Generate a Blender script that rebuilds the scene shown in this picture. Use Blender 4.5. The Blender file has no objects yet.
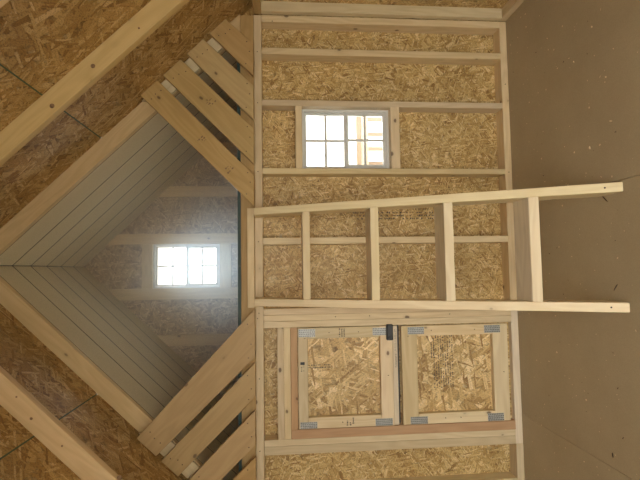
import bpy, bmesh, math, random
from mathutils import Matrix, Vector
random.seed(7)
scene = bpy.context.scene
COL = scene.collection

# ------------------------------------------------------------------ camera
def camera():
    loc = Vector((-0.0255, -2.6953, 1.4053)); yaw, pitch, roll, f = 0.0637, 0.0821, -0.0098, 463.63
    cy, sy, cp, sp = math.cos(yaw), math.sin(yaw), math.cos(pitch), math.sin(pitch)
    fwd = Vector((sy*cp, cy*cp, -sp)); right = Vector((cy, -sy, 0)); up = right.cross(fwd)
    r = right*math.cos(roll)+up*math.sin(roll); u = -right*math.sin(roll)+up*math.cos(roll)
    # the phone was held so that the room lies on its side in the frame
    X, Y, Z = -u, r, -fwd
    cd = bpy.data.cameras.new('camera'); cd.sensor_width = 36; cd.lens = f/640*36; cd.clip_start = .02
    co = bpy.data.objects.new('camera', cd); COL.objects.link(co)
    co.matrix_world = Matrix(((X.x, Y.x, Z.x, loc.x), (X.y, Y.y, Z.y, loc.y), (X.z, Y.z, Z.z, loc.z), (0, 0, 0, 1)))
    scene.camera = co
camera()
# ------------------------------------------------------------------ sky and exposure
w = bpy.data.worlds.new('sky'); scene.world = w; w.use_nodes = True
bg = w.node_tree.nodes['Background']; bg.inputs[0].default_value = (1.0, 0.965, 0.89, 1); bg.inputs[1].default_value = 1.0
# added area lamp brightening the loft, standing in for sky beyond the gable window
al = bpy.data.lights.new('loft_fill_light', 'AREA'); al.shape = 'RECTANGLE'; al.size = 2.2; al.size_y = 2.2; al.energy = 340; al.color = (.84, .93, 1.0)
ao = bpy.data.objects.new('loft_fill_light', al); COL.objects.link(ao); ao.location = (.02, 3.1, 4.4); ao.rotation_euler = (math.radians(-40), 0, 0)
vs = scene.view_settings
vs.view_transform = 'Standard'; vs.look = 'None'; vs.gamma = 1; vs.use_curve_mapping = False
vs.exposure = 2.8
scene.cycles.max_bounces = 10; scene.cycles.diffuse_bounces = 7; scene.cycles.volume_bounces = 1

# ------------------------------------------------------------------ materials
def mat(name):
    m = bpy.data.materials.new(name); m.use_nodes = True
    nt = m.node_tree; nt.nodes.clear()
    out = nt.nodes.new('ShaderNodeOutputMaterial'); b = nt.nodes.new('ShaderNodeBsdfPrincipled')
    nt.links.new(b.outputs[0], out.inputs[0])
    def N(t, **k):
        n = nt.nodes.new(t)
        for a, v in k.items(): setattr(n, a, v)
        return n
    def L(a, b_): nt.links.new(a, b_)
    return m, nt, b, N, L, out
def put(n, i, v): n.inputs[i].default_value = v
def math_(N, L, op, a, b=None, c=None, clamp=False):
    n = N('ShaderNodeMath', operation=op, use_clamp=clamp)
    for i, v in enumerate((a, b, c)):
        if v is None: continue
        if hasattr(v, 'links'): L(v, n.inputs[i])
        else: n.inputs[i].default_value = v
    return n.outputs[0]
def mix(N, L, fac, a, b, blend='MIX'):
    n = N('ShaderNodeMix', data_type='RGBA', blend_type=blend)
    for i, v in ((0, fac), (6, a), (7, b)):
        if hasattr(v, 'links'): L(v, n.inputs[i])
        else: n.inputs[i].default_value = v if i == 0 else (*v, 1)
    return n.outputs[2]
def ramp(N, L, fac, stops):
    n = N('ShaderNodeValToRGB'); e = n.color_ramp.elements
    while len(e) < len(stops): e.new(0.5)
    for q, (p, c) in zip(e, stops): q.position = p; q.color = (*c, 1)
    L(fac, n.inputs[0]); return n.outputs[0]
def coords(N, L, spread=40):
    tc = N('ShaderNodeTexCoord'); oi = N('ShaderNodeObjectInfo')
    ml = N('ShaderNodeMath', operation='MULTIPLY'); L(oi.outputs['Random'], ml.inputs[0]); ml.inputs[1].default_value = spread
    va = N('ShaderNodeVectorMath', operation='ADD'); L(tc.outputs['Object'], va.inputs[0]); L(ml.outputs[0], va.inputs[1])
    return va.outputs[0], oi.outputs['Random']
def scaled(N, L, v, s):
    n = N('ShaderNodeVectorMath', operation='MULTIPLY'); L(v, n.inputs[0]); n.inputs[1].default_value = s; return n.outputs[0]

def wood_mat(name, light, dark, knot=(0.10, 0.05, 0.022), vary=0.12, rough=.6):
    m, nt, b, N, L, out = mat(name)
    v, rnd = coords(N, L)
    n1 = N('ShaderNodeTexNoise'); L(scaled(N, L, v, (1.3, 9, 9)), n1.inputs['Vector']); put(n1, 'Scale', 1.0); put(n1, 'Detail', 2.0); put(n1, 'Roughness', .5)
    rings = math_(N, L, 'SINE', math_(N, L, 'MULTIPLY', n1.outputs[0], 52.0))
    rings = math_(N, L, 'MULTIPLY_ADD', rings, .5, .5)
    n2 = N('ShaderNodeTexNoise'); L(scaled(N, L, v, (3, 160, 160)), n2.inputs['Vector']); put(n2, 'Scale', 1.0); put(n2, 'Detail', 3.0)
    n3 = N('ShaderNodeTexNoise'); L(scaled(N, L, v, (1.5, 5, 5)), n3.inputs['Vector']); put(n3, 'Scale', 1.0)
    g = math_(N, L, 'ADD', math_(N, L, 'MULTIPLY', rings, .22), math_(N, L, 'MULTIPLY', n2.outputs[0], .35))
    g = math_(N, L, 'ADD', g, math_(N, L, 'MULTIPLY', n3.outputs[0], .45))
    c = ramp(N, L, g, [(.30, light), (.85, dark)])
    vor = N('ShaderNodeTexVoronoi'); vv = N('ShaderNodeVectorMath', operation='ADD')
    dn = N('ShaderNodeTexNoise'); L(v, dn.inputs['Vector']); put(dn, 'Scale', 30.0)
    ds = N('ShaderNodeVectorMath', operation='SCALE'); L(dn.outputs['Color'], ds.inputs[0]); ds.inputs['Scale'].default_value = .06
    L(scaled(N, L, v, (5.5, 8.5, 8.5)), vv.inputs[0]); L(ds.outputs[0], vv.inputs[1])
    L(vv.outputs[0], vor.inputs['Vector']); put(vor, 'Scale', 1.0)
    kn = N('ShaderNodeMapRange'); L(vor.outputs['Distance'], kn.inputs[0]); kn.inputs[1].default_value = .055; kn.inputs[2].default_value = .09; kn.inputs[3].default_value = 1; kn.inputs[4].default_value = 0
    halo = N('ShaderNodeMapRange'); L(vor.outputs['Distance'], halo.inputs[0]); halo.inputs[1].default_value = .05; halo.inputs[2].default_value = .20; halo.inputs[3].default_value = .25; halo.inputs[4].default_value = 0
    c = mix(N, L, halo.outputs[0], c, tuple(x*.62 for x in dark))
    c = mix(N, L, math_(N, L, 'MULTIPLY', kn.outputs[0], .8), c, knot)
    # every board a little lighter, darker or redder than the next
    wn = N('ShaderNodeTexWhiteNoise', noise_dimensions='1D'); L(rnd, wn.inputs['W'])
    sep = N('ShaderNodeSeparateColor'); L(wn.outputs['Color'], sep.inputs[0])
    hs = N('ShaderNodeHueSaturation')
    L(math_(N, L, 'MULTIPLY_ADD', sep.outputs[0], .014, .497), hs.inputs['Hue'])
    L(math_(N, L, 'MULTIPLY_ADD', sep.outputs[1], .18, .9), hs.inputs['Saturation'])
    L(math_(N, L, 'MULTIPLY_ADD', sep.outputs[2], 2*vary, 1-vary), hs.inputs['Value']); L(c, hs.inputs['Color'])
    L(hs.outputs[0], b.inputs['Base Color']); put(b, 'Roughness', rough)
    bp = N('ShaderNodeBump'); put(bp, 'Strength', .15); put(bp, 'Distance', .002); L(n2.outputs[0], bp.inputs['Height']); L(bp.outputs[0], b.inputs['Normal'])
    return m

def osb_mat(name, tone=1.0, sat=1.0, size=1.0, wobble=.009, tint=(1, 1, 1)):
    m, nt, b, N, L, out = mat(name)
    v, rnd = coords(N, L, 17)
    sp = N('ShaderNodeSeparateXYZ'); L(v, sp.inputs[0]); cb = N('ShaderNodeCombineXYZ'); L(sp.outputs[0], cb.inputs[0]); L(sp.outputs[2], cb.inputs[1])
    base = cb.outputs[0]
    wob = N('ShaderNodeTexNoise', noise_dimensions='2D'); L(base, wob.inputs['Vector']); put(wob, 'Scale', 22.0); put(wob, 'Detail', 2.0)
    wsub = N('ShaderNodeVectorMath', operation='SUBTRACT'); L(wob.outputs['Color'], wsub.inputs[0]); wsub.inputs[1].default_value = (.5, .5, .5)
    wsc = N('ShaderNodeVectorMath', operation='SCALE'); L(wsub.outputs[0], wsc.inputs[0]); wsc.inputs['Scale'].default_value = wobble
    wadd = N('ShaderNodeVectorMath', operation='ADD'); L(base, wadd.inputs[0]); L(wsc.outputs[0], wadd.inputs[1]); p = wadd.outputs[0]
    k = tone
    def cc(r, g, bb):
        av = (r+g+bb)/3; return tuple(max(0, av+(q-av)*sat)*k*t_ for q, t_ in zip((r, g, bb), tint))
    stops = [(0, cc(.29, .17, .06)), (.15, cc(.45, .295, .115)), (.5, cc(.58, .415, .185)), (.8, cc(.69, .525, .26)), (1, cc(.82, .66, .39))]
    col = None; hgt = None
    layers = [(-8, 26, 70, .0), (38, 24, 80, .45), (-52, 26, 76, .5), (12, 16, 52, .6), (75, 20, 74, .62), (-27, 14, 46, .68), (55, 15, 60, .74), (-75, 15, 64, .78), (20, 16, 150, .72), (-40, 18, 170, .74), (82, 18, 160, .78)]
    for i, (ang, sx, sy, th) in enumerate(layers):
        mp = N('ShaderNodeMapping'); L(p, mp.inputs[0]); mp.inputs['Rotation'].default_value = (0, 0, math.radians(ang)); mp.inputs['Location'].default_value = (i*3.7, i*1.9, 0)
        sc = scaled(N, L, mp.outputs[0], (sx/size, sy/size, 1))
        vo = N('ShaderNodeTexVoronoi', voronoi_dimensions='2D', distance='CHEBYCHEV'); L(sc, vo.inputs['Vector']); put(vo, 'Scale', 1.0)
        s = N('ShaderNodeSeparateColor'); L(vo.outputs['Color'], s.inputs[0])
        fib = N('ShaderNodeTexNoise', noise_dimensions='2D'); L(scaled(N, L, mp.outputs[0], (28, 420, 1)), fib.inputs['Vector']); put(fib, 'Scale', 1.0); put(fib, 'Detail', 1.0)
        val = math_(N, L, 'ADD', s.outputs[0], math_(N, L, 'MULTIPLY_ADD', fib.outputs[0], .3, -.15))
        cI = ramp(N, L, val, stops)
        # chips are darker along their rim, where the layer below shows
        rim = N('ShaderNodeMapRange'); L(vo.outputs['Distance'], rim.inputs[0]); rim.inputs[1].default_value = .36; rim.inputs[2].default_value = .50; rim.inputs[3].default_value = 1.0; rim.inputs[4].default_value = .62
        cI = mix(N, L, 1.0, cI, rim.outputs[0], 'MULTIPLY')
        if col is None: col = cI; hgt = s.outputs[2]
        else:
            mk = math_(N, L, 'GREATER_THAN', s.outputs[1], th)
            mk = math_(N, L, 'MULTIPLY', mk, math_(N, L, 'LESS_THAN', vo.outputs['Distance'], .46))
            col = mix(N, L, mk, col, cI)
            hm = N('ShaderNodeMix'); L(mk, hm.inputs[0]); L(hgt, hm.inputs[2]); L(s.outputs[2], hm.inputs[3]); hgt = hm.outputs[0]
    spk = N('ShaderNodeTexNoise', noise_dimensions='2D'); L(scaled(N, L, base, (1, 2.2, 1)), spk.inputs['Vector']); put(spk, 'Scale', 95.0); put(spk, 'Detail', 3.0); put(spk, 'Roughness', .7)
    sm = N('ShaderNodeMapRange'); L(spk.outputs[0], sm.inputs[0]); sm.inputs[1].default_value = .34; sm.inputs[2].default_value = .5; sm.inputs[3].default_value = .55; sm.inputs[4].default_value = 1.0
    col = mix(N, L, 1.0, col, sm.outputs[0], 'MULTIPLY')
    big = N('ShaderNodeTexNoise', noise_dimensions='2D'); L(base, big.inputs['Vector']); put(big, 'Scale', 3.0); put(big, 'Detail', 2.0)
    bm_ = math_(N, L, 'MULTIPLY_ADD', big.outputs[0], .5, .75)
    col = mix(N, L, 1.0, col, bm_, 'MULTIPLY')
    L(col, b.inputs['Base Color']); put(b, 'Roughness', .5)
    bp = N('ShaderNodeBump'); put(bp, 'Strength', .35); put(bp, 'Distance', .0015); L(hgt, bp.inputs['Height']); L(bp.outputs[0], b.inputs['Normal'])
    return m

def plain(name, c, rough=.5, metal=0, noise=0, nscale=30, bump=0):
    m, nt, b, N, L, out = mat(name)
    put(b, 'Roughness', rough); put(b, 'Metallic', metal)
    if noise:
        v, rnd = coords(N, L)
        n = N('ShaderNodeTexNoise'); L(v, n.inputs['Vector']); put(n, 'Scale', nscale); put(n, 'Detail', 4.0)
        L(ramp(N, L, n.outputs[0], [(.3, tuple(x*(1-noise) for x in c)), (.7, tuple(min(1, x*(1+noise)) for x in c))]), b.inputs['Base Color'])
        if bump:
            bp = N('ShaderNodeBump'); put(bp, 'Strength', bump); put(bp, 'Distance', .002); L(n.outputs[0], bp.inputs['Height']); L(bp.outputs[0], b.inputs['Normal'])
    else: b.inputs['Base Color'].default_value = (*c, 1)
    return m

def floor_mat():
    m, nt, b, N, L, out = mat('floor_board')
    tc = N('ShaderNodeTexCoord'); v = tc.outputs['Object']
    n = N('ShaderNodeTexNoise'); L(v, n.inputs['Vector']); put(n, 'Scale', 2.2); put(n, 'Detail', 5.0); put(n, 'Roughness', .6)
    f = N('ShaderNodeTexNoise'); L(v, f.inputs['Vector']); put(f, 'Scale', 260.0); put(f, 'Detail', 2.0)
    c = ramp(N, L, n.outputs[0], [(.25, (.37, .305, .195)), (.75, (.45, .375, .245))])
    c = mix(N, L, 1.0, c, math_(N, L, 'MULTIPLY_ADD', f.outputs[0], .3, .85), 'MULTIPLY')
    # chalky scuffs and dust
    s = N('ShaderNodeTexNoise'); L(scaled(N, L, v, (1, 1.6, 1)), s.inputs['Vector']); put(s, 'Scale', 7.0); put(s, 'Detail', 8.0); put(s, 'Roughness', .75)
    sm = N('ShaderNodeMapRange'); L(s.outputs[0], sm.inputs[0]); sm.inputs[1].default_value = .62; sm.inputs[2].default_value = .8; sm.inputs[4].default_value = .3
    c = mix(N, L, sm.outputs[0], c, (.48, .41, .31))
    L(c, b.inputs['Base Color']); put(b, 'Roughness', .55)
    bp = N('ShaderNodeBump'); put(bp, 'Strength', .1); put(bp, 'Distance', .001); L(f.outputs[0], bp.inputs['Height']); L(bp.outputs[0], b.inputs['Normal'])
    return m

def glass_mat():
    m, nt, b, N, L, out = mat('window_glass')
    tr = N('ShaderNodeBsdfTransparent'); gl = N('ShaderNodeBsdfGlossy'); put(gl, 'Roughness', .02)
    fr = N('ShaderNodeFresnel'); mx = N('ShaderNodeMixShader')
    tr.inputs[0].default_value = (.94, .96, .96, 1)
    L(fr.outputs[0], mx.inputs[0]); L(tr.outputs[0], mx.inputs[1]); L(gl.outputs[0], mx.inputs[2]); L(mx.outputs[0], out.inputs[0])
    return m

M = dict(
    pine=wood_mat('pine', (.72, .59, .38), (.56, .42, .235)),
    stud=wood_mat('stud_pine', (.69, .56, .345), (.55, .425, .24)),
    plank=wood_mat('rough_board', (.50, .34, .155), (.385, .25, .10), vary=.07),
    rafter=wood_mat('rafter_pine', (.64, .46, .235), (.52, .355, .165), vary=.07),
    ladder=wood_mat('ladder_pine', (.80, .68, .45), (.68, .54, .32), vary=.03),
    red=wood_mat('reddish_pine', (.56, .36, .20), (.43, .26, .135), vary=.05),
    tread=wood_mat('greyish_pine', (.78, .68, .50), (.62, .52, .37), vary=.06),  # tread wood slightly greyer than the ladder pine
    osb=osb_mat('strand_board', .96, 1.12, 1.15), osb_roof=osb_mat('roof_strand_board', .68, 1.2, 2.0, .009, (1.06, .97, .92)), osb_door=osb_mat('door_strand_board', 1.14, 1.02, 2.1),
    osb_loft=osb_mat('loft_strand_board', .92, .8, 1.4),
    grey=plain('grey_green_siding', (.62, .54, .36), .75, 0, .07, 120, .08),
    teal=plain('teal_edge_paint', (.035, .065, .058), .6),
    green=plain('green_edge_paint', (.06, .095, .05), .6),
    floor=floor_mat(), glass=glass_mat(),
    vinyl=plain('white_vinyl', (.68, .69, .66), .35),
    zinc=plain('galvanised_steel', (.40, .41, .39), .5, .5, .15, 60),
    dark=plain('dark_slot', (.06, .06, .055), .6), black=plain('black_metal', (.012, .012, .012), .45),
    ink=plain('print_ink', (.07, .06, .05), .8), nail=plain('nail_steel', (.09, .055, .035), .5, .2),
    knot=plain('knot_brown', (.20, .115, .055), .6, 0, .5, 120),
    stamp=plain('stamp_ink', (.22, .14, .075), .8),
    joint=plain('joint_dark', (.13, .11, .075), .8),
    chip=plain('fresh_chip', (.78, .62, .40), .7), deck=plain('porch_boards', (.55, .50, .43), .7, 0, .1, 20),
    ground=plain('pale_gravel', (.60, .59, .56), .9, 0, .1, 8), post=wood_mat('porch_pine', (.36, .285, .24), (.30, .24, .20)),
    clad=plain('outer_cladding', (.20, .16, .11), .6), sash=plain('sash_vinyl', (.64, .655, .63), .35))

# ------------------------------------------------------------------ object helpers
WORLD = {}
def link(name, me, m, parent=None, Mw=Matrix(), kind=None):
    o = bpy.data.objects.new(name, me); COL.objects.link(o)
    if m is not None: me.materials.append(m)
    WORLD[o.name] = Mw
    if parent: o.parent = parent; o.matrix_basis = WORLD[parent.name].inverted() @ Mw
    else: o.matrix_basis = Mw
    if kind: o['kind'] = kind
    return o
def empty(name, loc=(0, 0, 0), label=None, cat=None, group=None, kind=None, parent=None):
    o = bpy.data.objects.new(name, None); COL.objects.link(o); Mw = Matrix.Translation(loc); WORLD[o.name] = Mw
    o.empty_display_size = .05
    if parent: o.parent = parent; o.matrix_basis = WORLD[parent.name].inverted() @ Mw
    else: o.matrix_basis = Mw
    if label: o['label'] = label
    if cat: o['category'] = cat
    if group: o['group'] = group
    if kind: o['kind'] = kind
    return o
def frame(origin, g, e):
    g = Vector(g).normalized(); e = Vector(e)
    if e.normalized().cross(g).length < 1e-4: e = Vector((0, 0, 1)) if abs(g.z) < .9 else Vector((1, 0, 0))
    e = (e-g*e.dot(g)).normalized(); n = g.cross(e)
    return Matrix(((g.x, e.x, n.x, origin[0]), (g.y, e.y, n.y, origin[1]), (g.z, e.z, n.z, origin[2]), (0, 0, 0, 1)))
def prism(name, loop, ext, m, parent=None, grain=None, bev=.0018, kind=None, holes=None):
    """loop: 3-D outline of one face; ext: extrusion vector; grain: direction of the wood fibres"""
    loop = [Vector(p) for p in loop]; ext = Vector(ext)
    c = sum(loop, Vector())/len(loop)+ext/2
    if grain is None:
        q = max(((loop[i]-loop[i-1]) for i in range(len(loop))), key=lambda d: d.length); grain = q
    Mw = frame(c, grain, ext); Mi = Mw.inverted()
    bm = bmesh.new(); a = [bm.verts.new(Mi @ p) for p in loop]; b = [bm.verts.new(Mi @ (p+ext)) for p in loop]
    n = len(loop)
    bm.faces.new(a); bm.faces.new(b[::-1])
    for i in range(n): bm.faces.new((a[i], b[i], b[(i+1) % n], a[(i+1) % n]))
    bmesh.ops.recalc_face_normals(bm, faces=bm.faces)
    if bev: bmesh.ops.bevel(bm, geom=bm.edges[:], offset=bev, segments=1, affect='EDGES', clamp_overlap=True)
    me = bpy.data.meshes.new(name); bm.to_mesh(me); bm.free()
    return link(name, me, m, parent, Mw, kind)
def box(name, x, y, z, m, parent=None, bev=.0018, kind=None, grain=None):
    d = [x[1]-x[0], y[1]-y[0], z[1]-z[0]]; k = d.index(max(d)) if grain is None else grain
    g = [(1, 0, 0), (0, 1, 0), (0, 0, 1)][k]; t = d.index(min(d))
    if t == k: t = (k+1) % 3
    r = [x, y, z]; o = [0, 0, 0]; o[t] = r[t][0]; a, b = [i for i in range(3) if i != t]
    loop = []
    for i, j in ((0, 0), (1, 0), (1, 1), (0, 1)):
        p = o[:]; p[a] = r[a][i]; p[b] = r[b][j]; loop.append(p)
    ext = [0, 0, 0]; ext[t] = d[t]
    return prism(name, loop, ext, m, parent, g, bev, kind)
def soup(name, shapes, m, parent=None, kind='stuff'):
    """many tiny boxes joined: (centre, (sx,sy,sz), rotation about y or Matrix)"""
    bm = bmesh.new()
    for c, s, rot in shapes:
        Mx = Matrix.Translation(c) @ (rot if isinstance(rot, Matrix) else Matrix.Rotation(rot, 4, 'Z')) @ Matrix.Diagonal((*s, 1))
        bmesh.ops.create_cube(bm, size=1, matrix=Mx)
    me = bpy.data.meshes.new(name)
    o0 = WORLD[parent.name].translation if parent else Vector()
    Mw = Matrix.Translation(o0); bm.transform(Mw.inverted()); bm.to_mesh(me); bm.free()
    return link(name, me, m, parent, Mw, kind)
def nails(pts, normal, parent, m=None, r=.0032):
    nrm = Vector(normal).normalized(); q = nrm.to_track_quat('Z', 'Y').to_matrix().to_4x4(); bm = bmesh.new()
    for p in pts:
        bmesh.ops.create_cone(bm, cap_ends=True, segments=8, radius1=r, radius2=r*.8, depth=.0024, matrix=Matrix.Translation(Vector(p)+nrm*.0006) @ q)
    Mw = Matrix.Translation(WORLD[parent.name].translation); bm.transform(Mw.inverted())
    me = bpy.data.meshes.new('nail_heads'); bm.to_mesh(me); bm.free()
    return link('nail_heads', me, m or M['nail'], parent, Mw, 'stuff')

XC = .025; K = 1.035; ZU = 3.035; ZR = 3.168       # ridge line, slope, rafter underside, roof board underside
WR = 1.5; WL = -1.455; H = 1.56; SD = .089          # walls, plate height, stud depth
def zu(x): return ZU-K*abs(x-XC)
def zr(x): return ZR-K*abs(x-XC)

# ------------------------------------------------------------------ floor
fl = empty('floor', (0, -2.1, 0), kind='structure')
xs = [WL-.1, -.893, .327, WR+.1]
for a, b_ in zip(xs, xs[1:]):
    for y0, y1 in ((-3.62, -1.98), (-1.98, .09)):
        box('floor_board', (a+.0008, b_-.0008), (y0+.0008, y1-.0008), (-.018, 0), M['floor'], fl, .0008)
box('floor_joist', (WL-.1, WR+.1), (-3.62, .1), (-.12, -.0185), M['clad'], fl, 0)

# ------------------------------------------------------------------ wall below the loft
wb = empty('wall_back', (0, 0, 0), kind='structure')
ztop, zbot = H-.045, .042
def osb_sheet(x0, x1, z0, z1, parent=wb, y=SD, m='osb', t=.012): return box('osb_sheet', (x0, x1), (y, y+t), (z0, z1), M[m], parent, 0, grain=0)
# window opening x .571-.946, z .745-1.28 ; door opening x -.982..-.357, z .0-1.32
osb_sheet(.142, .571, 0, H); osb_sheet(.946, 1.60, 0, H); osb_sheet(.5715, .9455, 1.28, H); osb_sheet(.5715, .9455, 0, .745)
osb_sheet(-.357, .141, 0, H); osb_sheet(-.982, -.3575, 1.32, H); osb_sheet(-1.60, -.9825, 0, H)
box('top_plate', (WL+.002, WR-.004), (0, SD), (H-.045, H), M['stud'], wb)
for a, b_ in ((-.283, 1.5), (WL, -1.066)): box('sole_plate', (a, b_), (0, SD), (0, .043), M['stud'], wb)
box('sole_plate', (-1.066, -.2835), (.002, SD), (0, .043), M['tread'], wb)
box('osb_sheet', (-.982, -.357), (SD-.05, SD+.012), (0.0435, .0725), M['osb'], wb, 0, grain=0)  # strip added to block light passing under the lower leaf
def stud(x0, x1, z0=zbot+.001, z1=ztop-.0005, m='stud', y0=0.0, y1=SD, nm='stud'): return box(nm, (x0, x1), (y0, y1), (z0, z1), M[m], wb)
for a, b_ in ((1.456, 1.499), (1.257, 1.297), (.946, .981), (.537, .571), (.123, .162), (-.283, -.247), (-.3185, -.2835), (-1.018, -.9825), (-1.066, -1.0185), (-1.30, -1.262), (WL+.001, WL+.039)):
    stud(a, b_)
stud(-.3565, -.319, m='pine')
# framing round the window
box('window_header', (.5715, .9455), (0, SD), (1.28, 1.318), M['stud'], wb)
box('window_sill', (.5715, .9455), (0, SD), (.692, .745), M['stud'], wb)
# header over the door
for z0, z1, m in ((1.401, 1.438, 'pine'), (1.3625, 1.4005, 'pine')):
    box('door_header', (-.982, -.357), (0, SD), (z0, z1), M[m], wb)
box('door_jamb', (-.93, -.357), (-.004, SD), (1.322, 1.362), M['red'], wb)
box('door_jamb', (-.982, -.9305), (-.004, SD), (.043, 1.362), M['red'], wb)
nails([(.14, -.001, H-.02), (.55, -.001, H-.02), (-.27, -.001, H-.02), (-.30, -.001, H-.012), (1.27, -.001, H-.02), (.96, -.001, H-.02), (-.64, -.001, H-.02), (-1.04, -.001, H-.02), (1.46, -.001, 1.45), (.55, -.001, .02), (1.1, -.001, .02), (-.30, -.001, .9), (-.30, -.001, .42), (-.30, -.001, 1.1)], (0, -1, 0), wb)
# printed rows on the strand board behind the ladder
def print_rows(x0, x1, z0, z1, y, rows, m, parent, vertical=False, fill=.62, seed=1, name='printed_text'):
    rr = random.Random(seed); sh = []
    for i in range(rows):
        if vertical:
            c = x0+(x1-x0)*(i+.5)/rows; h = (x1-x0)/rows*.62; p = z0
            while p < z1:
                l = rr.uniform(.35, 1.0)*h
                if rr.random() < fill: sh.append(((c+rr.uniform(-.1, .1)*h, y, p+l/2), (h*rr.uniform(.5, 1), .0006, l*.75), 0))
                p += l*1.2
        else:
            c = z0+(z1-z0)*(i+.5)/rows; h = (z1-z0)/rows*.62; p = x0
            while p < x1:
                l = rr.uniform(.35, 1.0)*h
                if rr.random() < fill: sh.append(((p+l/2, y, c+rr.uniform(-.1, .1)*h), (l*.75, .0006, h*rr.uniform(.5, 1)), 0))
                p += l*1.2
    return soup(name, sh, m, parent)
print_rows(.27, .325, .35, .98, SD-.0004, 3, M['ink'], wb, True, .5, 3)
print_rows(.33, .345, .50, .60, SD-.0004, 1, M['ink'], wb, True, .8, 5)

# ------------------------------------------------------------------ loft front: rim, gable rafters, guard boards
box('rim_board', (-1.44, 1.492), (0, .038), (H+.0005, 1.640), M['plank'], wb)

def rafter(y0, s, parent, m='rafter', t=.038, x_end=1.545):
    """one rafter of a pair; s=+1 right, -1 left"""
    xi = XC; xe = XC+s*x_end
    top = lambda x: zr(x)-.0006
    loop = [(xi+s*.0004, y0, zu(xi)), (xi+s*.0004, y0, top(xi)), (xe, y0, top(xe)), (xe, y0, zu(xe))]
    return prism('rafter', loop, (0, t, 0), M[m], parent, grain=(s, 0, -K))
ceil = empty('ceiling', (XC, -2, ZU), kind='structure')
for s in (1, -1):      # the pair over the loft edge, cut off on the rim
    xi = XC; zb = 1.6405
    xb = XC+s*(ZU-zb)/K; xt = XC+s*min(1.52, (ZR-zb)/K)
    loop = [(xi+s*.0004, 0, ZU), (xi+s*.0004, 0, ZR-.0006), (xt, 0, zr(xt)-.0006), (xb, 0, zb)]
    if abs(zr(xt)-zb) > .02: loop.insert(3, (xt, 0, zb))
    prism('rafter', loop, (0, .038, 0), M['rafter'], ceil, grain=(s, 0, -K))
for y0 in (-.655, -1.295, -1.93, -2.57, -3.21, -3.64):
    for s in (1, -1): rafter(y0, s, ceil)
# knots in the nearest rafters
def knot(p, nrm, parent, r=.011):
    q = Vector(nrm).to_track_quat('Z', 'Y').to_matrix().to_4x4()
    bm = bmesh.new(); bmesh.ops.create_cone(bm, cap_ends=True, segments=14, radius1=r, radius2=r*.9, depth=.001, matrix=Matrix.Translation(p) @ q)
    Mw = Matrix.Translation(WORLD[parent.name].translation); bm.transform(Mw.inverted()); me = bpy.data.meshes.new('knot'); bm.to_mesh(me); bm.free()
    return link('knot', me, M['knot'], parent, Mw)

KNOTS = [((.874, 2.218), .010), ((.694, 2.385), .0105), ((1.050, 2.025), .005), ((-.874, 2.085), .011), ((-.735, 2.316), .0045), ((-.62, 2.44), .006), ((-.53, 2.50), .004)]
for p_, rr_ in KNOTS: knot((p_[0], -.6555, p_[1]), (0, -1, 0), ceil, rr_)
PL = .078
STAMPS = [(.713, 1.848, 3), (.548, 1.700, 4), (.932, 1.798, 5)]
def guard(name, label, polys, parent_loc):
    e = empty(name, parent_loc, label, 'guard rail')
    for poly, nl, m in polys:
        n = len(poly)
        a, b_ = Vector((poly[0][0], 0, poly[0][1])), Vector((poly[-1][0], 0, poly[-1][1]))
        pl = prism('plank', [(x, -PL, z) for x, z in poly], (0, .028, 0), M[m], e, grain=b_-a, bev=.002)
        nails([(x, -PL, z) for x, z in nl], (0, -1, 0), pl, r=.0036)
        P = [Vector((x, -.0495, z)) for x, z in poly]; d1_ = (P[3]-P[0]).normalized(); d2_ = (P[2]-P[1]).normalized(); e_ = (P[1]-P[0])
        prism('spacer', [P[0]+e_*.18+d1_*.02, P[1]-e_*.18+d2_*.02, P[1]-e_*.18+d2_*.09, P[0]+e_*.18+d1_*.09], (0, .0275, 0), M['stud'], e, grain=d1_)
    return e
def nailset(poly, seed):
    rr = random.Random(seed); P = [Vector(p) for p in poly]
    e0 = (P[1]-P[0]); d = (P[-1]-P[0]).normalized(); out = []
    for f in (.22, .5, .78): out.append(P[0]+e0*f+d*rr.uniform(.035, .075))
    d2 = (P[2]-P[1]).normalized()
    out += [P[-1]-d*.06+(P[2]-P[-1])*.15, P[2]-d2*.05+(P[-1]-P[2])*.12, P[2]-d2*.03+(P[-1]-P[2])*.35]
    return [tuple(v) for v in out]
def roofclip(p):      # keep plank ends just under the roof boards
    x, z = p; ex = z-(zr(x)-.004)
    if ex > 0: s = 1 if x > XC else -1; x -= s*ex*.5; z -= ex*.52
    return (x, z)
ZB = H-.001
right = [[(0.977, 2.201), (1.066, 2.108), (0.513, ZB), (0.337, ZB)], [(1.098, 2.082), (1.191, 1.981), (0.782, ZB), (0.577, ZB)],
         [(1.227, 1.950), (1.318, 1.861), (1.033, ZB), (0.831, ZB)], [(1.353, 1.826), (1.433, 1.726), (1.280, ZB), (1.089, ZB)]]
left = [[(-0.921, 2.199), (-1.019, 2.096), (-0.504, ZB), (-0.239, ZB)], [(-1.052, 2.076), (-1.138, 1.989), (-0.719, ZB), (-0.532, ZB)],
        [(-1.169, 1.940), (-1.253, 1.852), (-0.976, ZB), (-0.789, ZB)], [(-1.286, 1.818), (-1.371, 1.730), (-1.213, ZB), (-1.039, ZB)]]
for s in (1, -1):      # nailing battens under the boards
    xa, xb = XC+s*.93, XC+s*1.335
    prism('batten', [(xa, -.0215, zu(xa)+.004), (xb, -.0215, zu(xb)+.004), (xb, -.0215, zr(xb)-.006), (xa, -.0215, zr(xa)-.006)], (0, .021, 0), M['stud'], wb, grain=(s, 0, -K))
def prep(L_, sd): return [([roofclip(p) for p in q], nailset([roofclip(p) for p in q], sd+i), 'plank') for i, q in enumerate(L_)]
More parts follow.
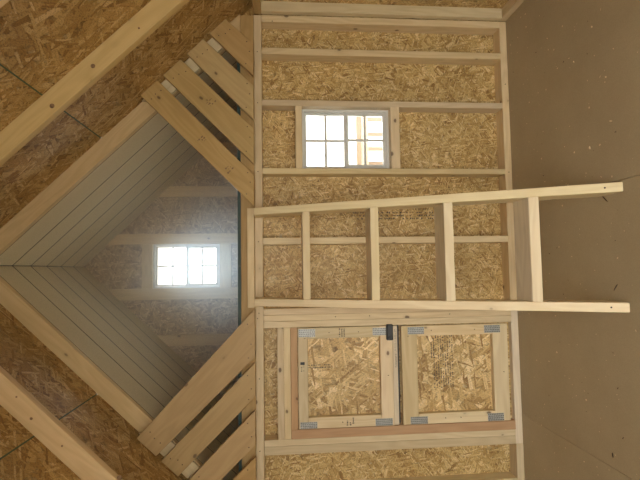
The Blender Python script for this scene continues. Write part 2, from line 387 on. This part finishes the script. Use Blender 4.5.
GR = guard('loft_guard', 'slanted brown boards with gaps filling the loft corner on the side of the small window', prep(right, 10), (.95, 0, H))
guard('loft_guard', 'slanted brown boards with gaps filling the loft corner on the side of the wooden door', prep(left, 20), (-.8, 0, H))
for x, z, n_ in STAMPS:      # faint illegible lumber stamps
    rs = random.Random(n_); sh = []; Rm = Matrix.Rotation(math.radians(44), 4, 'Y'); dv = Rm.to_3x3() @ Vector((1, 0, 0)); uv = Rm.to_3x3() @ Vector((0, 0, 1))
    for k in range(14):
        c = Vector((x, -PL-.0004, z))+dv*rs.uniform(-.022, .022)+uv*rs.choice((-.013, 0, .013))
        sh.append((c, (rs.uniform(.003, .010), .0006, rs.uniform(.002, .009)), Rm))
    soup('lumber_stamp', sh, M['stamp'], GR)
cl = box('wooden_cleat', (-.236, .332), (-.034, -.0005), (1.5625, 1.602), M['stud'])
cl['label'] = 'short horizontal wood block fixed right above the top of the ladder'; cl['category'] = 'wood block'

# ------------------------------------------------------------------ loft floor, ceiling, gable wall
YF = 1.29
lf = empty('floor', (0, .6, 1.65), kind='structure')
for a, b_ in ((-1.33, .0), (.001, 1.38)):
    s_ = box('loft_floor_panel', (a, b_), (.004, YF), (1.6412, 1.6590), M['osb_loft'], lf, 0, grain=0)
    ed = box('painted_edge', (a, b_), (.0005, .0038), (1.6413, 1.6590), M['teal'], s_, 0)
seam = [.040, .267, .474, .681, .888, 1.095, YF]
for s in (1, -1):
    for y0, y1 in zip(seam, seam[1:]):
        g = .0055; xe = XC+s*1.335
        loop = [(XC+s*.0015, y0+g, ZU), (xe, y0+g, zu(xe)), (xe+s*.008, y0+g, zu(xe)+.0072), (XC+s*.0015, y0+g, ZU+.0125)]
        prism('ceiling_plank', loop, (0, y1-y0-2*g, 0), M['grey'], ceil, grain=(s, 0, -K), bev=.003)
    for y in [.0395]+seam[1:-1]:      # dark tongue showing in each joint
        y0, y1 = (y, y+.0055) if y < .05 else (y-.0053, y+.0053); xe = XC+s*1.335
        prism('joint_strip', [(XC+s*.0015, y0, ZU+.0012), (xe, y0, zu(xe)+.0012), (xe+s*.006, y0, zu(xe)+.0062), (XC+s*.0015, y0, ZU+.0105)], (0, y1-y0, 0), M['joint'], ceil, grain=(s, 0, -K), bev=0)
    # backing behind the joints
    loop = [(XC+s*.001, .039, ZU+.0175), (XC+s*1.36, .039, zu(XC+s*1.36)+.0175), (XC+s*1.36, .039, zr(XC+s*1.36)-.002), (XC+s*.001, .039, ZR-.002)]
    prism('ceiling_backing', loop, (0, 1.36, 0), M['black'], ceil, grain=(s, 0, -K), bev=0)
# main roof boards
for s in (1, -1):
    T = .012
    rows = [(0.0, .7155), (.7165, 1.60)]
    for i, (a, b_) in enumerate(rows):
        for y0, y1 in ([(-3.7, -2.45), (-2.448, 1.42)] if i else [(-3.7, -3.2), (-3.198, -.78), (-.778, 1.42)]):
            xa, xb = XC+s*a, XC+s*b_
            q = Vector((s*K, 0, 1)).normalized()*T; xo = xa+(s*.0002 if not i else s*.001)
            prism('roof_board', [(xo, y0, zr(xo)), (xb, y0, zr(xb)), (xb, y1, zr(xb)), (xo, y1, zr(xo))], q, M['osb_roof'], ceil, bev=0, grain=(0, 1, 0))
    xa = XC+s*.716
    prism('painted_edge', [(xa-s*.0022, -3.7, zr(xa-s*.0022)-.0004), (xa+s*.0022, -3.7, zr(xa+s*.0022)-.0004), (xa+s*.0022, -3.7, zr(xa+s*.0022)+.0006), (xa-s*.0022, -3.7, zr(xa-s*.0022)+.0006)], (0, 3.69, 0), M['green'], ceil, bev=0, grain=(0, 1, 0))

wl = empty('wall_loft', (0, YF, 1.66), kind='structure')
def gsheet(poly): return prism('osb_sheet', [(x, YF+.001, z) for x, z in poly], (0, .012, 0), M['osb_loft'], wl, grain=(1, 0, 0), bev=0)
wx0, wx1, wz0, wz1 = -.163, .205, 1.925, 2.475
gsheet([(-1.34, 1.6), (wx0, 1.6), (wx0, ZR-.19-.003), (-1.34, zr(-1.34)-.003)])
gsheet([(wx1, 1.6), (1.39, 1.6), (1.39, zr(1.39)-.003), (wx1, zr(wx1)-.003)])
gsheet([(wx0+.0005, wz1), (wx1-.0005, wz1), (wx1-.0005, zr(wx1)-.004), (XC, ZR-.004), (wx0+.0005, zr(wx0)-.004)])
gsheet([(wx0+.0005, 1.6), (wx1-.0005, 1.6), (wx1-.0005, wz0), (wx0+.0005, wz0)])
FY = YF-.038
for a, b_ in ((.606, .692), (.206, .290), (-.256, -.164), (-.638, -.549), (-1.03, -.94), (.98, 1.07)):
    za, zb = (zu(a)-.004, zu(b_)-.004)
    prism('stud', [(a, FY, 1.6595), (b_, FY, 1.6595), (b_, FY, zb), (a, FY, za)], (0, .0375, 0), M['stud'], wl, grain=(0, 0, 1))
box('window_header', (-.1635, .2055), (FY, YF), (2.476, 2.562), M['stud'], wl)
box('window_sill', (-.1635, .2055), (FY, YF), (1.832, 1.924), M['stud'], wl)

for s in (1, -1):      # boards closing the corners between plate, rim and roof
    xa, xb = (1.3605, 1.60) if s > 0 else (-1.3105, -1.56)
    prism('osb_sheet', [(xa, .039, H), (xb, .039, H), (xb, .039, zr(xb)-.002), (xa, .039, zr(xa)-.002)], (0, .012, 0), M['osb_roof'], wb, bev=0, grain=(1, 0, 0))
# added scattering volume imitating the lens glow around the loft window
m, nt, b, N, L, out = mat('glow_haze'); vsn = N('ShaderNodeVolumeScatter'); vsn.inputs['Color'].default_value = (.72, .88, 1, 1); vsn.inputs['Density'].default_value = .38; vsn.inputs['Anisotropy'].default_value = .55
nt.nodes.remove(b); L(vsn.outputs[0], out.inputs['Volume'])
z0 = 1.672
hz = prism('glow_haze', [(XC-(ZU-.01-z0)/K, .10, z0), (XC+(ZU-.01-z0)/K, .10, z0), (XC, .10, ZU-.01)], (0, FY-.006-.10, 0), m, None, bev=0, grain=(1, 0, 0), kind='stuff')
hz['label'] = 'bluish haze added in the loft for the lens glow around the gable window'; hz['category'] = 'haze'

# ------------------------------------------------------------------ windows
def window(name, x0, x1, z0, z1, y, flip_glass=True):
    wn = empty(name, ((x0+x1)/2, y, z0), kind='structure')
    fw = .014; d = .05
    fr = 'window_frame'
    for xa, xb in ((x0, x0+fw), (x1-fw, x1)): box(fr, (xa, xb), (y, y+d), (z0+fw+.0002, z1-fw-.0002), M['vinyl'], wn)
    for za, zb in ((z0, z0+fw), (z1-fw, z1)): box(fr, (x0, x1), (y, y+d), (za, zb), M['vinyl'], wn)
    zm = (z0+z1)/2-.006
    for nm, za, zb, ys in (('upper_sash', zm-.016, z1-fw-.001, y+.026), ('lower_sash', z0+fw+.001, zm+.016, y+.006)):
        xa, xb = x0+fw+.001, x1-fw-.001; sw = .014 if nm == 'upper_sash' else .02; t = .016
        E = empty(nm, ((xa+xb)/2, ys, za), parent=wn)
        for p, q in ((xa, xa+sw), (xb-sw, xb)): box('sash_stile', (p, q), (ys, ys+t), (za+.0222, zb-sw-.0002), M['sash'], E)
        rb = .022
        box('sash_rail', (xa, xb), (ys, ys+t), (za, za+rb), M['sash'], E); box('sash_rail', (xa, xb), (ys, ys+t), (zb-sw, zb), M['sash'], E)
        xm = (xa+xb)/2; zc = (za+rb+zb-sw)/2; mw = .0072
        box('muntin', (xm-mw, xm+mw), (ys+.003, ys+t-.003), (za+rb+.0002, zb-sw-.0002), M['sash'], E, .001)
        for p, q in ((xa+sw, xm-mw-.0002), (xm+mw+.0002, xb-sw)): box('muntin', (p, q), (ys+.003, ys+t-.003), (zc-mw, zc+mw), M['sash'], E, .001)
        for p, q in ((xa+sw, xm-mw), (xm+mw, xb-sw)):
            for r_, s_ in ((za+rb, zc-mw), (zc+mw, zb-sw)):
                box('pane', (p, q), (ys+.0075, ys+.0085), (r_, s_), M['glass'], E, 0)
    return wn
window('window_1', .5725, .9455, .7455, 1.2795, .055)
window('window_2', -.1625, .2045, 1.9245, 2.4755, YF-.012)

# ------------------------------------------------------------------ dutch door, two leaves
def plate_grid(x0, x1, z0, z1, y, parent, seed):
    p = box('nail_plate', (x0, x1), (y-.0012, y), (z0, z1), M['zinc'], parent, .0004)
    sh = []; nx, nz = 4, 9
    for i in range(nx):
        for j in range(nz):
            cx = x0+(x1-x0)*(i+.5)/nx; cz = z0+(z1-z0)*(j+.5+(.25 if i % 2 else -.0))/(nz+.3)
            sh.append(((cx, y-.0016, cz), ((x1-x0)/nx*.42, .0008, (z1-z0)/nz*.55), 0))
    soup('teeth', sh, M['dark'], p)
    return p
def leaf(name, x0, x1, z0, z1, tr, br, sw, plates, seed):
    yd = -.006; t = .036
    E = empty(name, ((x0+x1)/2, yd, z0), kind='structure')
    box('top_rail', (x0, x1), (yd, yd+t), (z1-tr, z1), M['pine'], E); box('bottom_rail', (x0, x1), (yd, yd+t), (z0, z0+br), M['pine'], E)
    for a, b_ in ((x0, x0+sw), (x1-sw, x1)): box('stile', (a, b_), (yd, yd+t), (z0+br+.0008, z1-tr-.0008), M['pine'], E)
    pn = box('door_panel', (x0-.004, x1+.004), (yd+t+.0005, yd+t+.012), (z0-.004, z1+.004), M['osb_door'], E, 0, grain=2)
    for i, p in enumerate(plates): plate_grid(*p, yd, E, seed+i)
    nails([(x0+.03, yd, z0+.3), (x1-.03, yd, z0+.2), (x1-.03, yd, z1-.18), (x1-.06, yd, z1-.04), (x0+.03, yd, z1-.25), ((x0+x1)/2, yd, z0+.03)], (0, -1, 0), E)
    return E, pn
d1, pn1 = leaf('door_1', -.928, -.3595, .768, 1.3195, .056, .074, .063, [(-.412, -.366, 1.22, 1.316), (-.412, -.369, .795, .885), (-.934+.008, -.889, 1.214, 1.311), (-.926, -.886, .779, .879)], 40)
d2, pn2 = leaf('door_2', -.928, -.3625, .074, .716, .092, .092, .060, [(-.412, -.370, .58, .678), (-.414, -.370, .118, .216), (-.926, -.884, .572, .674), (-.926, -.882, .114, .212)], 60)
# rebate strip closing the gap between the leaves
box('meeting_strip', (-.928, -.3605), (.002, .029), (.738, .7655), M['tread'], d1, grain=0)
print_rows(-.60, -.38, .744, .756, .0016, 2, M['ink'], d1, False, .8, 33)
box('gap_light_block', (-.932, -.3605), (.0435, .052), (.70, .79), M['dark'], d1, 0)  # added dark backing, keeps light from leaking between the leaves
# stamps and stickers on the upper leaf
print_rows(-.415, -.37, 1.045, 1.085, -.0065, 3, M['ink'], d1, False, .85, 9)
print_rows(-.41, -.37, .0+1.283-.18, 1.283-.13, -.0065, 3, M['ink'], d1, False, .0, 9)
box('printed_label', (-.568, -.553), (-.0072, -.006), (1.282, 1.307), M['black'], d1, 0)
print_rows(-.61, -.57, 1.283, 1.305, -.0066, 2, M['ink'], d1, False, .55, 12)
print_rows(-.60, -.572, 1.13, 1.262, .0302-.0008, 2, M['ink'], d1, True, .75, 14)
print_rows(-.66, -.654, 1.10, 1.25, .0294, 1, M['ink'], d1, True, .45, 15)
for zc, zz in ((1.055, .775), (1.08, .80)):
    print_rows(-.415, -.368, 1.02, 1.06, -.0066, 1, M['ink'], d1, False, .0, 1)
print_rows(-.918, -.878, 1.0, 1.05, -.0066, 3, M['ink'], d1, False, .75, 19)
# printed text block on the strand board of the lower leaf
print_rows(-.735, -.43, .395, .52, .0296, 9, M['ink'], d2, False, .6, 21)
print_rows(-.56, -.47, .505, .535, .0294, 2, M['ink'], d2, False, .85, 22)
# black barrel latch between the leaves
lt = box('latch', (-.44, -.349), (-.030, -.0065), (.769, .806), M['black'], d1, .004)
bm = bmesh.new(); bmesh.ops.create_cone(bm, cap_ends=True, segments=20, radius1=.0075, radius2=.0075, depth=.012, matrix=Matrix.Rotation(math.pi/2, 4, 'X'))
me = bpy.data.meshes.new('latch_knob'); bm.to_mesh(me); bm.free(); link('latch_knob', me, M['black'], lt, Matrix.Translation((-.425, -.036, .7875)))

# ------------------------------------------------------------------ side and front walls
def side_wall(name, xi, s):
    e = empty(name, (xi, -2, 0), kind='structure')
    xo = xi+s*(.062 if s > 0 else SD)
    y = -4.30
    cuts = [.088, -1.13, -2.35, -3.60]
    for a, b_ in zip(cuts, cuts[1:]):
        box('osb_sheet', (xo, xo+s*.012) if s > 0 else (xo-.012, xo), (b_+.0005, a), (0, H), M['osb'], e, 0, grain=1)
    X = (xi, xo) if s > 0 else (xo, xi)
    box('sole_plate', X, (-3.6, -.0015), (0, .042), M['stud'], e); box('top_plate', X, (-3.6, -.0015), (H-.045, H), M['plank'], e)
    for k in range(9):
        yy = -.0395-.4064*k
        box('stud', X, (yy, yy+.038), (.0425, H-.0455), M['stud'], e)
    return e
side_wall('wall_right', WR, 1); side_wall('wall_left', WL, -1)
wf = empty('wall_front', (0, -3.6, 0), kind='structure')
box('osb_sheet', (WL-.1, -1.30), (-3.612, -3.60), (0, H), M['osb'], wf, 0); box('osb_sheet', (.45, WR+.1), (-3.612, -3.60), (0, H), M['osb'], wf, 0)
prism('osb_sheet', [(.45, -3.612, H+.001), (WR+.09, -3.612, H+.001), (WR+.09, -3.612, zr(WR+.09)-.002), (.45, -3.612, zr(.45)-.002)], (0, .012, 0), M['osb'], wf, bev=0, grain=(1, 0, 0))
prism('osb_sheet', [(-.75, -3.612, 2.36), (.449, -3.612, 2.36), (.449, -3.612, zr(.449)-.002), (XC, -3.612, ZR-.002), (-.75, -3.612, zr(-.75)-.002)], (0, .012, 0), M['osb'], wf, bev=0, grain=(1, 0, 0))

# ------------------------------------------------------------------ ladder
ld = empty('ladder', (.05, -.85, 0), 'pale new pine ladder leaning from the brown floor to the loft edge', 'ladder')
k = .76/1.557
YB = -.91; dep = .150
for x0 in (.277, -.219):
    tz = 1.5575
    loop = [(x0, YB, 0), (x0, YB+k*tz, tz), (x0, -.002, tz), (x0, -.002, (-.002-YB-dep)/k), (x0, YB+dep, 0)]
    r = prism('rail', loop, (.040, 0, 0), M['ladder'], ld, grain=(0, k, 1), bev=.003)
    nails([(x0+.02, YB+k*.06-.001, .06)], (0, -1, k), r, r=.004)
for zt in (1.297, .968, .650, .324):
    yf = YB+k*(zt-.018)
    t_ = prism('tread', [(-.1785, yf-.018*k, zt-.037), (-.1785, yf+.018*k, zt), (-.1785, yf+dep*.95, zt), (-.1785, yf+dep*.95, zt-.037)], (.4550, 0, 0), M['tread'], ld, grain=(1, 0, 0), bev=.002)
    fc = prism('tread_edge', [(-.1785, yf-.018*k-.0035, zt-.0365), (-.1785, yf+.018*k-.0035, zt-.0005), (-.1785, yf+.018*k-.0005, zt-.0005), (-.1785, yf-.018*k-.0005, zt-.0365)], (.4550, 0, 0), M['ladder'], t_, grain=(1, 0, 0), bev=.0005)

# ------------------------------------------------------------------ litter on the floor
rr = random.Random(5); sh = []
for i in range(420):
    x, y = rr.uniform(WL+.03, WR-.03), -abs(rr.gauss(0, .7))-.02 if rr.random() < .45 else rr.uniform(-2.4, -.05)
    if y < -3: continue
    l = rr.choice((.0025, .003, .004, .005, .008)); sh.append(((x, y, .0009), (l, l*rr.uniform(.25, .8), .0012), rr.uniform(0, 3.14)))
sd = soup('sawdust', sh, M['chip']); sd['label'] = 'pale specks of sawdust scattered over the brown floor'; sd['category'] = 'sawdust'
sh = []
for i in range(60):
    x, y = rr.uniform(WL+.03, WR-.03), rr.uniform(-2.0, -.03)
    l = rr.choice((.004, .006, .009)); sh.append(((x, y, .0009), (l, l*.35, .0012), rr.uniform(0, 3.14)))
sd = soup('dark_grit', sh, M['nail']); sd['label'] = 'tiny dark crumbs of bark and grit on the brown floor'; sd['category'] = 'grit'
def chip(x, y, l, w_, rot, label, m='chip', name='wood_chip', group='wood chips on the floor'):
    bm = bmesh.new(); pts = [(-.5, -.3), (.1, -.5), (.5, -.1), (.35, .4), (-.2, .5)]
    a = [bm.verts.new((p*l, q*w_, 0)) for p, q in pts]; b_ = [bm.verts.new((p*l*.8, q*w_*.8, .0035)) for p, q in pts]
    bm.faces.new(a[::-1]); bm.faces.new(b_)
    for i in range(5): bm.faces.new((a[i], a[(i+1) % 5], b_[(i+1) % 5], b_[i]))
    me = bpy.data.meshes.new(name); bm.to_mesh(me); bm.free()
    o = link(name, me, M[m], None, Matrix.Translation((x, y, .0002)) @ Matrix.Rotation(rot, 4, 'Z')); o['label'] = label; o['category'] = 'wood chip'; o['group'] = group
chip(.509, -.718, .016, .010, .3, 'largest pale wood chip on the floor, on the window side of the ladder')
chip(.588, -.860, .018, .005, 1.2, 'thin pale splinter on the window-side floor, farthest from the studded wall')
chip(.787, -.845, .008, .005, .8, 'small pale chip on the floor midway between ladder and the window-side wall')
chip(.950, -.637, .010, .004, .2, 'pale sliver lying closest to the studded wall on the window side of the floor')
chip(1.049, -.775, .010, .007, .2, 'pale chip on the floor closest to the window-side wall')
chip(.262, -.800, .045, .0035, .8, 'long dark sliver of bark on the floor by the foot of the window-side ladder rail', 'nail')
chip(-.12, -.835, .040, .0035, -.7, 'long dark sliver of bark on the floor by the foot of the door-side ladder rail', 'nail')
chip(-.838, -.762, .022, .004, .1, 'dark splinter on the floor on the door side, along the floor joint', 'nail')

# ------------------------------------------------------------------ outside: porch, rail, ground
gr = box('ground', (-30, 30), (-30, 30), (-.30, -.20), M['ground'], None, 0, kind='structure')
pf = empty('floor', (0, .7, -.03), kind='structure')
for i in range(12):
    y0 = .11+i*.1
    box('porch_board', (WL-.1, WR+.1), (y0, y0+.094), (-.05, -.022), M['deck'], pf)
pr = empty('porch_railing', (1.0, 1.25, -.02), 'weathered wooden porch railing seen outside through the lower window', 'railing')
box('handrail', (.407, 1.423), (1.22, 1.26), (.715, .755), M['post'], pr); box('lower_rail', (.407, 1.423), (1.226, 1.25), (.648, .712), M['deck'], pr)
for i in range(7):
    x = .50+.1305*i
    box('baluster', (x-.018, x+.018), (1.251, 1.272), (.03, .714), M['post'], pr)
box('handrail', (.407, 1.423), (1.226, 1.25), (.05, .09), M['post'], pr)
for x in (.36, 1.47, -1.43):
    p = box('porch_post', (x-.045, x+.045), (1.20, 1.29), (-.022, 1.6), M['post']); p['category'] = 'post'
    p['label'] = {.36: 'wooden porch post at the near end of the railing outside', 1.47: 'wooden porch post outside at the window-side corner of the porch', -1.43: 'wooden porch post outside beyond the door'}[x]
